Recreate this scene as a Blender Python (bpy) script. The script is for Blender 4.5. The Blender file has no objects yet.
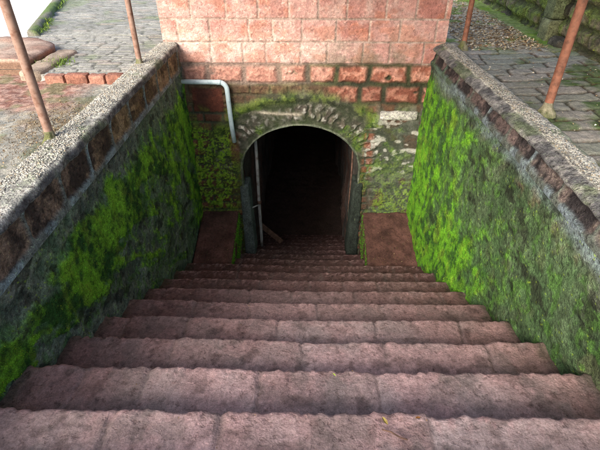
import bpy, math, random
import numpy as np
from mathutils import Vector, Matrix
random.seed(7)
RNG = np.random.default_rng(11)
sc = bpy.context.scene
C = sc.collection

# ------------------------------------------------------------------ camera
TH = math.radians(35); F_PX = 448.0
YAW = math.atan(10/F_PX*math.cos(TH))
cam = bpy.data.cameras.new('camera'); camo = bpy.data.objects.new('camera', cam); C.objects.link(camo)
cam.sensor_width = 36; cam.lens = 36*F_PX/600
cam.clip_start = .05; cam.clip_end = 400
camo.location = (0, 0, 1.4)
camo.rotation_euler = (math.pi/2-TH, 0, YAW)
sc.camera = camo

# ------------------------------------------------------------------ light
SUN_EL, SUN_AZ = math.radians(31), math.radians(212)      # azimuth measured from +y clockwise: behind and left of the camera
w = bpy.data.worlds.new('World'); sc.world = w; w.use_nodes = True
nt = w.node_tree; bg = nt.nodes['Background']
sky = nt.nodes.new('ShaderNodeTexSky'); sky.sky_type = 'NISHITA'; sky.sun_disc = False
sky.sun_elevation = SUN_EL; sky.sun_rotation = SUN_AZ
sky.air_density = 1.0; sky.dust_density = 4.0; sky.ozone_density = .6
nt.links.new(sky.outputs[0], bg.inputs[0]); bg.inputs[1].default_value = .14
sl = bpy.data.lights.new('sun', 'SUN'); sl.energy = 1.5; sl.angle = math.radians(28); sl.color = (1, .96, .9)
so = bpy.data.objects.new('sun', sl); C.objects.link(so)
d = Vector((math.sin(SUN_AZ)*math.cos(SUN_EL), math.cos(SUN_AZ)*math.cos(SUN_EL), math.sin(SUN_EL)))
so.rotation_euler = d.to_track_quat('Z', 'Y').to_euler()
sc.view_settings.view_transform = 'Standard'; sc.view_settings.look = 'None'
sc.view_settings.gamma = 1; sc.view_settings.use_curve_mapping = False
sc.view_settings.exposure = 1.35
sc.cycles.filter_width = 1.0

# ------------------------------------------------------------------ numpy noise
def _h(ix, iy, iz, s):
    n = (ix.astype(np.int64)*374761393 + iy.astype(np.int64)*668265263 + iz.astype(np.int64)*2147483647 + s*1274126177) & 0xffffffff
    n = ((n ^ (n >> 13))*1274126177) & 0xffffffff
    n = ((n ^ (n >> 15))*2246822519) & 0xffffffff
    n = n ^ (n >> 16)
    return (n & 0xffffff)/float(0xffffff)
def hash2(a, b, s=0):
    a = np.asarray(a); b = np.asarray(b)
    return _h(np.floor(a), np.floor(b), np.zeros_like(np.asarray(a, float)), s)
def vn(x, y, z=0, s=0):
    x = np.asarray(x, float); y = np.asarray(y, float); z = np.zeros_like(x)+z
    x = x+17.3; y = y+9.1
    ix, iy, iz = np.floor(x), np.floor(y), np.floor(z)
    fx, fy, fz = x-ix, y-iy, z-iz
    fx = fx*fx*(3-2*fx); fy = fy*fy*(3-2*fy); fz = fz*fz*(3-2*fz)
    r = 0
    for dx in (0, 1):
        for dy in (0, 1):
            for dz in (0, 1):
                wt = (fx if dx else 1-fx)*(fy if dy else 1-fy)*(fz if dz else 1-fz)
                r = r + wt*_h(ix+dx, iy+dy, iz+dz, s)
    return r
def fbm(x, y, z=0, s=0, o=4, g=.5):
    a = 1; t = 0; r = 0; f = 1
    for i in range(o):
        r = r + a*vn(np.asarray(x)*f, np.asarray(y)*f, np.asarray(z)*f, s+i*13); t += a; a *= g; f *= 2.03
    return r/t                                    # 0..1, mean .5
def sstep(a, b, x):
    t = np.clip((x-a)/(b-a), 0, 1); return t*t*(3-2*t)
def mix(a, b, t):
    t = np.asarray(t)[..., None]; return np.asarray(a)*(1-t)+np.asarray(b)*t
def col(r, g, b):                                 # sRGB 0..255 -> linear albedo
    f = lambda c: (c/255/12.92) if c/255 <= .04045 else ((c/255+.055)/1.055)**2.4
    return np.array([f(r), f(g), f(b)])
def blocks(u, v, wd, ht, seed, warp=.01, r=.03, m=.008, jit=.25):
    """masonry courses: returns profile 0..1, block hash, distance to the joint"""
    uu = u + (fbm(u*6, v*6, 0, seed+3, 3)-.5)*warp*2
    vv = v + (fbm(u*6, v*6, 5, seed+4, 3)-.5)*warp*2
    row = np.floor(vv/ht)
    off = hash2(row, row*0+3, seed)*wd
    q = (uu+off)/wd
    c = np.floor(q)
    left = c + (hash2(c, row, seed+1)-.5)*jit
    right = c+1 + (hash2(c+1, row, seed+1)-.5)*jit
    under = q < left; over = q >= right
    c2 = np.where(under, c-1, np.where(over, c+1, c))
    left = c2 + (hash2(c2, row, seed+1)-.5)*jit
    right = c2+1 + (hash2(c2+1, row, seed+1)-.5)*jit
    du = np.minimum(q-left, right-q)*wd
    fv = vv-row*ht
    dv = np.minimum(fv, ht-fv)
    d = np.minimum(du, dv)
    # rounded corner
    k = r*.9
    d2 = np.where((du < k) & (dv < k), k-np.sqrt((k-np.minimum(du, k))**2+(k-np.minimum(dv, k))**2), d)
    return sstep(m, m+r, d2), hash2(c2, row, seed+2), d2

# ------------------------------------------------------------------ objects
def tag(o, label=None, cat=None, group=None, kind=None):
    if label: o['label'] = label
    if cat: o['category'] = cat
    if group: o['group'] = group
    if kind: o['kind'] = kind
    return o
def empty(name, loc):
    o = bpy.data.objects.new(name, None); o.location = loc; o.empty_display_size = .1; C.objects.link(o); return o
def link(name, me, mat, parent=None, smooth=True):
    o = bpy.data.objects.new(name, me); C.objects.link(o)
    if mat: me.materials.append(mat)
    if parent: 
        o.parent = parent
        me.transform(Matrix.Translation(-Vector(parent.location)))
    if smooth: me.polygons.foreach_set('use_smooth', np.ones(len(me.polygons), bool))
    me.update()
    return o
def mesh_np(name, V, Q, colr=None):
    """V (n,3), Q (m,k) all faces of k corners"""
    me = bpy.data.meshes.new(name)
    V = np.asarray(V, np.float32); Q = np.asarray(Q, np.int32); k = Q.shape[1]
    me.vertices.add(len(V)); me.vertices.foreach_set('co', V.ravel())
    me.loops.add(Q.size); me.loops.foreach_set('vertex_index', Q.ravel())
    me.polygons.add(len(Q)); me.polygons.foreach_set('loop_start', np.arange(0, Q.size, k, dtype=np.int32))
    me.update(calc_edges=True)
    if colr is not None:
        a = me.color_attributes.new('Col', 'FLOAT_COLOR', 'POINT')
        a.data.foreach_set('color', np.concatenate([colr, np.ones((len(V), 1))], 1).astype(np.float32).ravel())
    return me
def grid_quads(nu, nv, flip=False):
    i = np.arange(nu-1)[:, None]*nv+np.arange(nv-1)[None, :]
    q = np.stack([i, i+nv, i+nv+1, i+1], -1).reshape(-1, 4)
    return q[:, ::-1] if flip else q
def sheet(name, P, colr, mat, parent=None, flip=False, keep=None):
    nu, nv = P.shape[:2]
    q = grid_quads(nu, nv, flip)
    if keep is not None:
        q = q[keep.reshape(-1)[q].any(1)]
        used = np.unique(q); re = np.zeros(nu*nv, int); re[used] = np.arange(len(used))
        V = P.reshape(-1, 3)[used]; cc = colr.reshape(-1, 3)[used]; q = re[q]
    else: V = P.reshape(-1, 3); cc = colr.reshape(-1, 3)
    return link(name, mesh_np(name, V, q, np.clip(cc, 0.004, .95)), mat, parent)
def box_np(x0, x1, y0, y1, z0, z1):
    V = np.array([[x, y, z] for x in (x0, x1) for y in (y0, y1) for z in (z0, z1)], float)
    Q = [[0, 1, 3, 2], [4, 6, 7, 5], [0, 4, 5, 1], [2, 3, 7, 6], [0, 2, 6, 4], [1, 5, 7, 3]]
    return V, np.array(Q)
def rough_block(name, x0, x1, y0, y1, z0, z1, mat, base, parent=None, r=.02, amp=.006, res=.02, seed=0, var=.25, warpf=None):
    """a stone block: subdivided box with rounded, worn faces"""
    Vs, Qs = [], []; n0 = 0
    ctr = np.array([(x0+x1)/2, (y0+y1)/2, (z0+z1)/2]); hs = np.array([(x1-x0)/2, (y1-y0)/2, (z1-z0)/2])
    n = [max(3, int(2*h/res)+1) for h in hs]
    for ax in range(3):
        a, b = [(1, 2), (2, 0), (0, 1)][ax]
        for sg in (-1, 1):
            A, B = np.meshgrid(np.linspace(-1, 1, n[a]), np.linspace(-1, 1, n[b]), indexing='ij')
            P = np.zeros(A.shape+(3,)); P[..., ax] = sg; P[..., a] = A; P[..., b] = B
            Vs.append(P.reshape(-1, 3)*hs); Qs.append(grid_quads(n[a], n[b], sg < 0)+n0); n0 += A.size
    V = np.concatenate(Vs); Q = np.concatenate(Qs)
    inner = np.clip(V, -(hs-r), hs-r); dl = V-inner; L = np.linalg.norm(dl, axis=1, keepdims=True)+1e-9
    V = inner+dl/L*np.minimum(L, r)
    nrm = V/np.linalg.norm(V, axis=1, keepdims=True)
    W = V+ctr
    dd = (fbm(W[:, 0]*14, W[:, 1]*14, W[:, 2]*14, seed, 4)-.5)*2*amp
    W = W+nrm*dd[:, None]
    if warpf: W = warpf(W)
    t = fbm(W[:, 0]*7, W[:, 1]*7, W[:, 2]*7, seed+9, 4)
    cc = np.asarray(base)[None]*(1+(t-.5)[:, None]*4*var)
    me = mesh_np(name, W, Q, np.clip(cc, .004, .95))
    return link(name, me, mat, parent)
def tube(path, r, seg=14, cap=True):
    """path of points -> tube verts/quads + cap fans as quads"""
    P = [Vector(p) for p in path]; V = []; Q = []
    up = Vector((.123, .97, .21))
    for i, p in enumerate(P):
        t = (P[min(i+1, len(P)-1)]-P[max(i-1, 0)]).normalized()
        a = t.cross(up).normalized(); b = t.cross(a)
        rr = r[i] if isinstance(r, (list, tuple)) else r
        for k in range(seg):
            an = 2*math.pi*k/seg; V.append(p+(a*math.cos(an)+b*math.sin(an))*rr)
    for i in range(len(P)-1):
        for k in range(seg):
            k2 = (k+1) % seg
            Q.append([i*seg+k, i*seg+k2, (i+1)*seg+k2, (i+1)*seg+k])
    faces = Q[:]
    if cap:
        faces.append(list(range(seg))[::-1]); faces.append([(len(P)-1)*seg+k for k in range(seg)])
    return V, faces
def py_mesh(name, V, F, mat, parent=None, smooth=True, auto=True):
    me = bpy.data.meshes.new(name); me.from_pydata([tuple(v) for v in V], [], F); 
    return link(name, me, mat, parent, smooth)

# ------------------------------------------------------------------ materials
def N(nt, t, **k):
    n = nt.nodes.new(t)
    for a, b in k.items():
        if a in n.bl_rna.properties.keys(): setattr(n, a, b)
    return n
def stone_mat(name, sc1=9, sc2=45, sc3=160, var=.35, speck=.0, speckcol=(.8, .75, .7), bump=.6, dist=.01, rough=(.75, .95), pits=.0, pitcol=(.03, .02, .018), attr=True, base=(.3, .3, .3), spscale=120, wet=0):
    m = bpy.data.materials.new(name); m.use_nodes = True; nt = m.node_tree; L = nt.links
    bs = nt.nodes['Principled BSDF']; 
    tc = N(nt, 'ShaderNodeTexCoord')
    def noise(s, d=5, r=.6, dist_=0):
        n = N(nt, 'ShaderNodeTexNoise'); n.inputs['Scale'].default_value = s; n.inputs['Detail'].default_value = d
        n.inputs['Roughness'].default_value = r; n.inputs['Distortion'].default_value = dist_
        L.new(tc.outputs['Object'], n.inputs['Vector']); return n
    if attr:
        a = N(nt, 'ShaderNodeAttribute'); a.attribute_name = 'Col'; csrc = a.outputs['Color']
    else:
        a = N(nt, 'ShaderNodeRGB'); a.outputs[0].default_value = (*base, 1); csrc = a.outputs[0]
    def mr(src, a0, a1, b0, b1):
        n = N(nt, 'ShaderNodeMapRange'); n.inputs[1].default_value = a0; n.inputs[2].default_value = a1
        n.inputs[3].default_value = b0; n.inputs[4].default_value = b1; L.new(src, n.inputs[0]); return n.outputs[0]
    n1 = noise(sc1, 6, .65); n2 = noise(sc2, 5, .7); n3 = noise(sc3, 3, .7)
    def mul(c, f):
        n = N(nt, 'ShaderNodeMix'); n.data_type = 'RGBA'; n.blend_type = 'MULTIPLY'; n.inputs[0].default_value = 1
        L.new(c, n.inputs[6]); cb = N(nt, 'ShaderNodeCombineColor')
        for i in range(3): L.new(f, cb.inputs[i])
        L.new(cb.outputs[0], n.inputs[7]); return n.outputs[2]
    c = mul(csrc, mr(n1.outputs[0], .3, .7, 1-var*.6, 1+var*.6))
    c = mul(c, mr(n2.outputs[0], .3, .7, 1-var, 1+var))
    c = mul(c, mr(n3.outputs[0], .3, .7, 1-var*.7, 1+var*.7))
    vo = N(nt, 'ShaderNodeTexVoronoi'); vo.inputs['Scale'].default_value = spscale
    wv = N(nt, 'ShaderNodeMixRGB'); wv.inputs[0].default_value = .02; L.new(tc.outputs['Object'], wv.inputs[1]); L.new(n2.outputs['Color'], wv.inputs[2])
    L.new(wv.outputs[0], vo.inputs['Vector'])
    hsum = None
    if speck > 0:
        sm = mr(noise(spscale*.7, 4, .75, .1).outputs[0], .56, .66, 0, speck)
        mx = N(nt, 'ShaderNodeMix'); mx.data_type = 'RGBA'; mx.blend_type = 'MULTIPLY'; mx.clamp_result = False; L.new(sm, mx.inputs[0]); L.new(c, mx.inputs[6]); k_ = 1.45/max(speckcol); mx.inputs[7].default_value = (speckcol[0]*k_, speckcol[1]*k_*1.15, speckcol[2]*k_*1.15, 1); c = mx.outputs[2]
    if pits > 0:
        pn = noise(spscale*.45, 4, .7, .15)
        pm = mr(pn.outputs[0], .44, .34, 0, pits)
        mx = N(nt, 'ShaderNodeMix'); mx.data_type = 'RGBA'; mx.blend_type = 'MULTIPLY'; L.new(pm, mx.inputs[0]); L.new(c, mx.inputs[6]); mx.inputs[7].default_value = (.36, .30, .29, 1); c = mx.outputs[2]
    L.new(c, bs.inputs['Base Color'])
    L.new(mr(n2.outputs[0], .3, .7, rough[0], rough[1]), bs.inputs['Roughness'])
    bs.inputs['Specular IOR Level'].default_value = .25
    add = N(nt, 'ShaderNodeMath'); add.operation = 'MULTIPLY_ADD'; L.new(n3.outputs[0], add.inputs[0]); add.inputs[1].default_value = .45; L.new(n2.outputs[0], add.inputs[2])
    add2 = N(nt, 'ShaderNodeMath'); add2.operation = 'MULTIPLY_ADD'; L.new(vo.outputs['Distance'], add2.inputs[0]); add2.inputs[1].default_value = .5; L.new(add.outputs[0], add2.inputs[2])
    hh = add2.outputs[0]
    if pits > 0:
        a3 = N(nt, 'ShaderNodeMath'); a3.operation = 'MULTIPLY_ADD'; L.new(pm, a3.inputs[0]); a3.inputs[1].default_value = -.8; L.new(hh, a3.inputs[2]); hh = a3.outputs[0]
    bp = N(nt, 'ShaderNodeBump'); bp.inputs['Strength'].default_value = bump; bp.inputs['Distance'].default_value = dist
    L.new(hh, bp.inputs['Height']); L.new(bp.outputs[0], bs.inputs['Normal'])
    return m
def plain_mat(name, c, rough=.5, metal=0, var=.2, sc_=30, c2=None, thr=(.45, .6), bump=.2):
    m = bpy.data.materials.new(name); m.use_nodes = True; nt = m.node_tree; L = nt.links
    bs = nt.nodes['Principled BSDF']; tc = N(nt, 'ShaderNodeTexCoord')
    n = N(nt, 'ShaderNodeTexNoise'); n.inputs['Scale'].default_value = sc_; n.inputs['Detail'].default_value = 6; n.inputs['Roughness'].default_value = .65
    L.new(tc.outputs['Object'], n.inputs['Vector'])
    r = N(nt, 'ShaderNodeValToRGB'); r.color_ramp.elements[0].position = thr[0]; r.color_ramp.elements[1].position = thr[1]
    c2 = c2 if c2 is not None else np.asarray(c)*(1-var)
    r.color_ramp.elements[0].color = (*c, 1); r.color_ramp.elements[1].color = (*c2, 1)
    L.new(n.outputs[0], r.inputs[0]); L.new(r.outputs[0], bs.inputs['Base Color'])
    bs.inputs['Roughness'].default_value = rough; bs.inputs['Metallic'].default_value = metal
    bp = N(nt, 'ShaderNodeBump'); bp.inputs['Strength'].default_value = bump; bp.inputs['Distance'].default_value = .004
    L.new(n.outputs[0], bp.inputs['Height']); L.new(bp.outputs[0], bs.inputs['Normal'])
    return m
def attr_mat(name, rough=.8, trans=0):
    m = bpy.data.materials.new(name); m.use_nodes = True; nt = m.node_tree; bs = nt.nodes['Principled BSDF']
    a = N(nt, 'ShaderNodeAttribute'); a.attribute_name = 'Col'; nt.links.new(a.outputs['Color'], bs.inputs['Base Color'])
    bs.inputs['Roughness'].default_value = rough; bs.inputs['Specular IOR Level'].default_value = .2
    return m
M_STEP = stone_mat('worn_laterite', 7, 34, 130, .34, speck=.55, speckcol=(.52, .42, .42), bump=.6, dist=.010, pits=.55, pitcol=(.07, .045, .042), spscale=55)
M_WALL = stone_mat('mossy_plaster', 7, 34, 105, .50, speck=.8, speckcol=(.8, .8, .6), bump=.9, dist=.012, pits=.5, pitcol=(.012, .016, .01), spscale=75)
M_PINK = stone_mat('laterite_blocks', 8, 34, 110, .26, speck=.75, speckcol=(.84, .74, .70), bump=.9, dist=.010, pits=.4, pitcol=(.22, .085, .065), spscale=48)
M_GROUND = stone_mat('ground_stone', 6, 40, 150, .35, speck=.25, speckcol=(.6, .57, .5), bump=.6, dist=.01, pits=.3, pitcol=(.06, .055, .045), spscale=80)
M_DARK = stone_mat('tunnel_rock', 5, 30, 110, .4, bump=.8, dist=.02, pits=.4, spscale=40)
M_PEB = attr_mat('pebbles', .75)
M_MOSS = attr_mat('moss_leaves', .9)
M_LEAF = attr_mat('dry_leaves', .8)
M_PIPE = plain_mat('pale_plastic', col(196, 216, 222), .45, 0, .3, 14, col(150, 175, 185), (.5, .75), .1)
M_RUST = plain_mat('rusty_paint', col(148, 122, 110), .7, .0, .4, 16, col(112, 76, 60), (.44, .66), .5)
M_RUST2 = plain_mat('red_oxide_paint', col(140, 92, 72), .65, .0, .4, 14, col(92, 58, 44), (.44, .66), .5)
M_POLE = plain_mat('weathered_pole', col(150, 152, 152), .6, .0, .5, 9, col(96, 80, 72), (.5, .7), .15)
M_WOOD = plain_mat('old_wood', col(120, 92, 78), .85, 0, .5, 20, col(70, 52, 42), (.4, .65), .6)

# colours (true surface colours)
PINK = col(196, 154, 147); PINKL = col(206, 178, 170); RED = col(146, 92, 76); DRED = col(96, 54, 46)
MORT = col(168, 158, 150); DMORT = col(66, 70, 50)
GREY = col(112, 118, 110); BLUEG = col(118, 132, 138); DGREY = col(58, 62, 56)
MOSS = col(104, 160, 40); MOSSD = col(52, 88, 38); MOSSY = col(132, 158, 52); ALG = col(76, 104, 64)
TAN = col(150, 116, 78); DBR = col(54, 40, 34)
STEPC = col(184, 156, 154); STEPG = col(172, 160, 158); STEPR = col(136, 106, 100); STEPD = col(64, 50, 47)

W = 1.7                      # half width of the stairwell
D = 6.1                      # distance of the arched wall
def slope(y): return -1.13-.583*(y-2.17)
NOSE = [(2.17+.457*k, -1.13-.2665*k) for k in range(-4, 15)]

# ------------------------------------------------------------------ setting: ground
def flat(name, x0, x1, y0, y1, res, zf, cf, mat, parent=None):
    nx = int((x1-x0)/res)+2; ny = int((y1-y0)/res)+2
    X, Y = np.meshgrid(np.linspace(x0, x1, nx), np.linspace(y0, y1, ny), indexing='ij')
    Z = zf(X, Y); P = np.stack([X, Y, Z], -1)
    return sheet(name, P, cf(X, Y), mat, parent)
def big_ground():
    xs = [-150, -60, -20, -9, -5, -1.85, 1.85, 5, 9, 20, 60, 150]; ys = [-120, -40, -12, -4, 0.2, 6.5, 12, 22, 60, 200]
    V = []; F = []
    for x in xs:
        for y in ys: V.append((x, y, -.2))
    n = len(ys)
    for i in range(len(xs)-1):
        for j in range(n-1):
            if i == 5 and j == 4: continue
            F.append([i*n+j, (i+1)*n+j, (i+1)*n+j+1, i*n+j+1])
    m = stone_mat('earth', .8, 6, 60, .3, attr=False, base=tuple(col(150, 122, 96)), bump=.5, dist=.03, spscale=50)
    tag(py_mesh('ground', V, F, m, None, False), kind='structure')
big_ground()
# gravel and old concrete left of the stairs, in front of the brick edging
def zf(X, Y): return -.10+(fbm(X*9, Y*9, 0, 5, 5)-.5)*.03+(fbm(X*40, Y*40, 0, 6, 2)-.5)*.012+sstep(3.3, 4.3, Y)*(fbm(X*22, Y*22, 0, 8, 2)-.5)*.02
def cf(X, Y):
    n = fbm(X*2.2, Y*2.2, 0, 31, 4); n2 = fbm(X*26, Y*26, 0, 33, 3)
    c = mix(col(138, 140, 134), col(168, 166, 156), sstep(.4, .6, n2))
    red = sstep(3.55, 3.95, Y+(n-.5)*1.6)*sstep(-2.0, -2.5, X+(n-.5)*1.0)
    c = mix(c, mix(col(130, 88, 76), col(168, 136, 124), sstep(.42, .62, n2)), red*.9)
    c = mix(c, col(108, 118, 84), sstep(.56, .66, fbm(X*4, Y*4, 0, 37, 4))*.6)
    c = mix(c, col(150, 136, 112), sstep(.45, .6, fbm(X*20, Y*20, 3, 39, 3))*sstep(3.1, 3.5, Y)*sstep(4.3, 3.8, Y)*sstep(-2.9, -2.4, X)*.8)
    return c
tag(flat('gravel_ground', -6.5, -1.93, -2.5, 5.12, .022, zf, cf, M_GROUND), kind='structure')
# brick path behind it
def path_h(u, v, wd, ht, seed, z0, dep):
    pr, hs, dd = blocks(u, v, wd, ht, seed, .012, .018, .004)
    return z0+pr*dep+(hs-.5)*.010+(fbm(u*30, v*30, 0, seed+7, 3)-.5)*.008, pr, hs
def zf(X, Y):
    z, pr, hs = path_h(X, Y, .26, .095, 50, -.05, .012); return z
def cf(X, Y):
    z, pr, hs = path_h(X, Y, .26, .095, 50, -.05, .012)
    n = fbm(X*1.6, Y*1.6, 0, 51, 4)
    c = mix(col(128, 130, 128), col(150, 150, 146), hs)
    c = mix(c, col(146, 128, 120), (hs > .85)*.5)
    c = mix(c, col(116, 120, 104), (1-pr)*.5)
    c = mix(c, col(112, 134, 84), sstep(.56, .68, n)*.6)
    c = mix(c, col(138, 140, 136), .35); c = mix(c, col(168, 168, 162), sstep(.55, .3, n)*.5); c = mix(c, col(78, 82, 70), (1-pr)*.5)
    return c
def left_edge(y): return -3.87-(y-6.68)*.34
P_x = np.linspace(0, 1, 130); P_y = np.linspace(4.80, 14, 640)
A, B = np.meshgrid(P_x, P_y, indexing='ij')
XL = np.where(B < 5.03, -2.90, np.where(B < 6.6, -3.95, left_edge(B))); XR = np.where(B < 6.13, -1.93, np.where(B < 6.68, -1.85, 1.69))
XX = XL+(XR-XL)*A
PP = np.stack([XX, B, zf(XX, B)], -1)
PP[:, 0, 2] -= .12
tag(sheet('brick_path', PP, cf(XX, B), M_GROUND), kind='structure')
# flagstone path on the right
def fl(X, Y):
    Y2 = Y-.10*(X-1.95)-.05*(X-1.95)**2
    pr, hs, dd = blocks(X, Y2, .50, .215, 70, .03, .018, .006, .5)
    h = pr*.018+(hs-.5)*.014+(fbm(X*16, Y*16, 0, 77, 4)-.5)*.02
    return h, pr, hs
def cf(X, Y):
    h, pr, hs = fl(X, Y)
    n = fbm(X*2.5, Y*2.5, 0, 71, 4); n2 = fbm(X*18, Y*18, 0, 72, 3)
    c = mix(col(126, 130, 116), col(148, 140, 132), hs)
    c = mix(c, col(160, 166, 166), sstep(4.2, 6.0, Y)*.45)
    c = mix(c, col(74, 96, 48), np.clip(sstep(.46, .62, n)*.8*(.5+n2), 0, 1)*sstep(6.6, 5.2, Y))
    c = mix(c, col(52, 50, 34), (1-pr)*.85)
    c = mix(c, col(92, 60, 46), (1-pr)*sstep(.5, .6, n2)*.5)
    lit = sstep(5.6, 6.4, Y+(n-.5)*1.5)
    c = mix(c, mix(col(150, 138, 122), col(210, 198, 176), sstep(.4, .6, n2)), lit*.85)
    c = mix(c, col(112, 142, 40), sstep(.55, .62, fbm(X*3, Y*3, 2, 79, 4))*sstep(5.6, 6.6, Y)*.75)
    c = mix(c, col(100, 134, 44), sstep(2.95, 3.2, X+(n2-.5)*.4)*sstep(5.6, 6.4, Y)*.8)
    return c
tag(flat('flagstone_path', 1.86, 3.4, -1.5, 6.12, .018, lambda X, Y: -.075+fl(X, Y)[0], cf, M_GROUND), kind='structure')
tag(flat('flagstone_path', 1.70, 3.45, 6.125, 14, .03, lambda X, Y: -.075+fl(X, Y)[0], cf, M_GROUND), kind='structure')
# landing behind the photographer
def zf(X, Y): return slope(.0)*0-.005+(fbm(X*12, Y*12, 0, 3, 3)-.5)*.012-.03
def cf(X, Y): return mix(STEPC, STEPG, fbm(X*3, Y*3, 0, 4, 4))
tag(flat('landing', -1.93, 1.93, -2.5, -.06, .03, zf, cf, M_STEP), kind='structure')
# pale yard beyond the kerb
V = [(-60, 5.9, -.11), (-4.02, 5.9, -.11), (-4.1, 6.9, -.11), (-6.6, 14.2, -.11), (-6.6, 60, -.11), (-60, 60, -.11)]
tag(py_mesh('yard', V, [[0, 1, 2, 3, 4, 5]], stone_mat('pale_sand', .7, 8, 60, .06, attr=False, base=(.78, .77, .74), bump=.2, dist=.01, spscale=60), None, False), kind='structure')

# ------------------------------------------------------------------ kerb along the brick path
kb = tag(empty('path_kerb', (left_edge(6.6), 6.6, -.2)), 'narrow mossy stone kerb between the brick path and the white yard', 'kerb')
nk = 220; s = np.linspace(6.62, 14, nk)
prof = [(-.12, -.2), (-.12, -.01), (-.09, .03), (.0, .04), (.05, .02), (.07, -.06), (.07, -.2)]
P = np.zeros((nk, len(prof), 3)); 
for j, (a, b) in enumerate(prof):
    n = fbm(s*5, s*0+j*.7, 0, 90, 4)-.5
    P[:, j, 0] = left_edge(s)+a+n*.05; P[:, j, 1] = s; P[:, j, 2] = b+n*.05*(b > -.15)
P[0] = P[1].mean(0)
nn = fbm(P[..., 1]*3, P[..., 0]*3+P[..., 2]*9, 0, 93, 4)
sheet('kerb_stone', P, mix(col(120, 118, 108), col(88, 108, 62), sstep(.45, .65, nn)), M_GROUND, kb, flip=True)

# ------------------------------------------------------------------ red brick edging
be = tag(empty('brick_edging', (-2.35, 4.78, -.12)), 'short row of worn orange-red bricks edging the brick path beside the left coping', 'brick edging')
xs = [-2.80, -2.58, -2.33, -2.15, -1.96]
for i in range(4):
    rough_block('brick', xs[i]+.006, xs[i+1]-.006, 4.71, 4.82, -.15, -.015+.008*(i % 2), M_PINK, col(138, 96, 82) if i % 2 else col(150, 110, 96), be, r=.022, amp=.012, seed=i*5)

# ------------------------------------------------------------------ low platform at the far left
pl = tag(empty('masonry_platform', (-4.2, 5.8, -.12)), 'low laterite masonry platform with a rounded corner at the left edge of the brick path', 'platform')
def plat():
    # outline with rounded back-right corner
    o = [(-5.6, 5.02)]
    for k in range(14): o.append((-5.6+(2.5)*k/13, 5.02))
    for k in range(1, 15):
        a = math.radians(-90+90*0+k*180/14*.5); 
    o2 = [(-3.14, 5.02)]
    for k in range(0, 13):
        a = math.radians(k*90/12); o2.append((-3.75+.62*math.cos(a), 5.62+.5*math.sin(a)))
    o2 += [(-4.4, 6.12), (-5.6, 6.12), (-5.6, 5.02)]
    pts = [Vector((a, b, 0)) for a, b in o2]
    res = []
    for a, b in zip(pts, pts[1:]):
        n = max(1, int((b-a).length/.03))
        for i in range(n): res.append(a+(b-a)*i/n)
    L = np.array([[p.x, p.y] for p in res]); n = len(L); c = np.array([-4.6, 5.55])
    s = np.arange(n)*.03
    rings = [(1.0, -.2), (1.0, -.1), (1.0, -.02), (1.005, .02), (.995, .045), (.97, .06), (.9, .065), (.8, .065), (.74, .065), (.70, .055), (.6, .05), (.4, .05), (.2, .05), (.02, .05)]
    P = np.zeros((n+1, len(rings), 3)); idx = np.arange(n+1) % n
    for j, (k, z) in enumerate(rings):
        q = c+(L[idx]-c)*k
        nz = fbm(q[:, 0]*6, q[:, 1]*6, z*9, 95, 4)-.5
        P[:, j, 0] = q[:, 0]+nz*.03*(k > .9); P[:, j, 1] = q[:, 1]+nz*.03*(k > .9); P[:, j, 2] = z+nz*.03
    n1 = fbm(P[..., 0]*5, P[..., 1]*5, P[..., 2]*5, 98, 4)
    cc = mix(col(150, 122, 108), col(172, 152, 138), sstep(.4, .6, n1))
    jm = sstep(.02, .0, np.abs(((P[..., 0]+0*P[..., 0]) % .5)-.25))+sstep(.02, .0, np.abs((P[..., 1] % .42)-.2)); cc = mix(cc, col(92, 84, 76), np.clip(jm, 0, 1)*.7)
    side = (P[..., 2] < .06)*(np.arange(len(rings))[None, :] < 4)
    cc = mix(cc, mix(col(150, 102, 78), col(100, 84, 72), sstep(.4, .65, n1)), side*.9)
    cc = mix(cc, col(170, 160, 146), (np.arange(len(rings))[None, :] > 9)*.7*np.ones_like(n1))
    sheet('stone_top', P, cc, M_GROUND, pl, flip=False)
plat()

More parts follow.
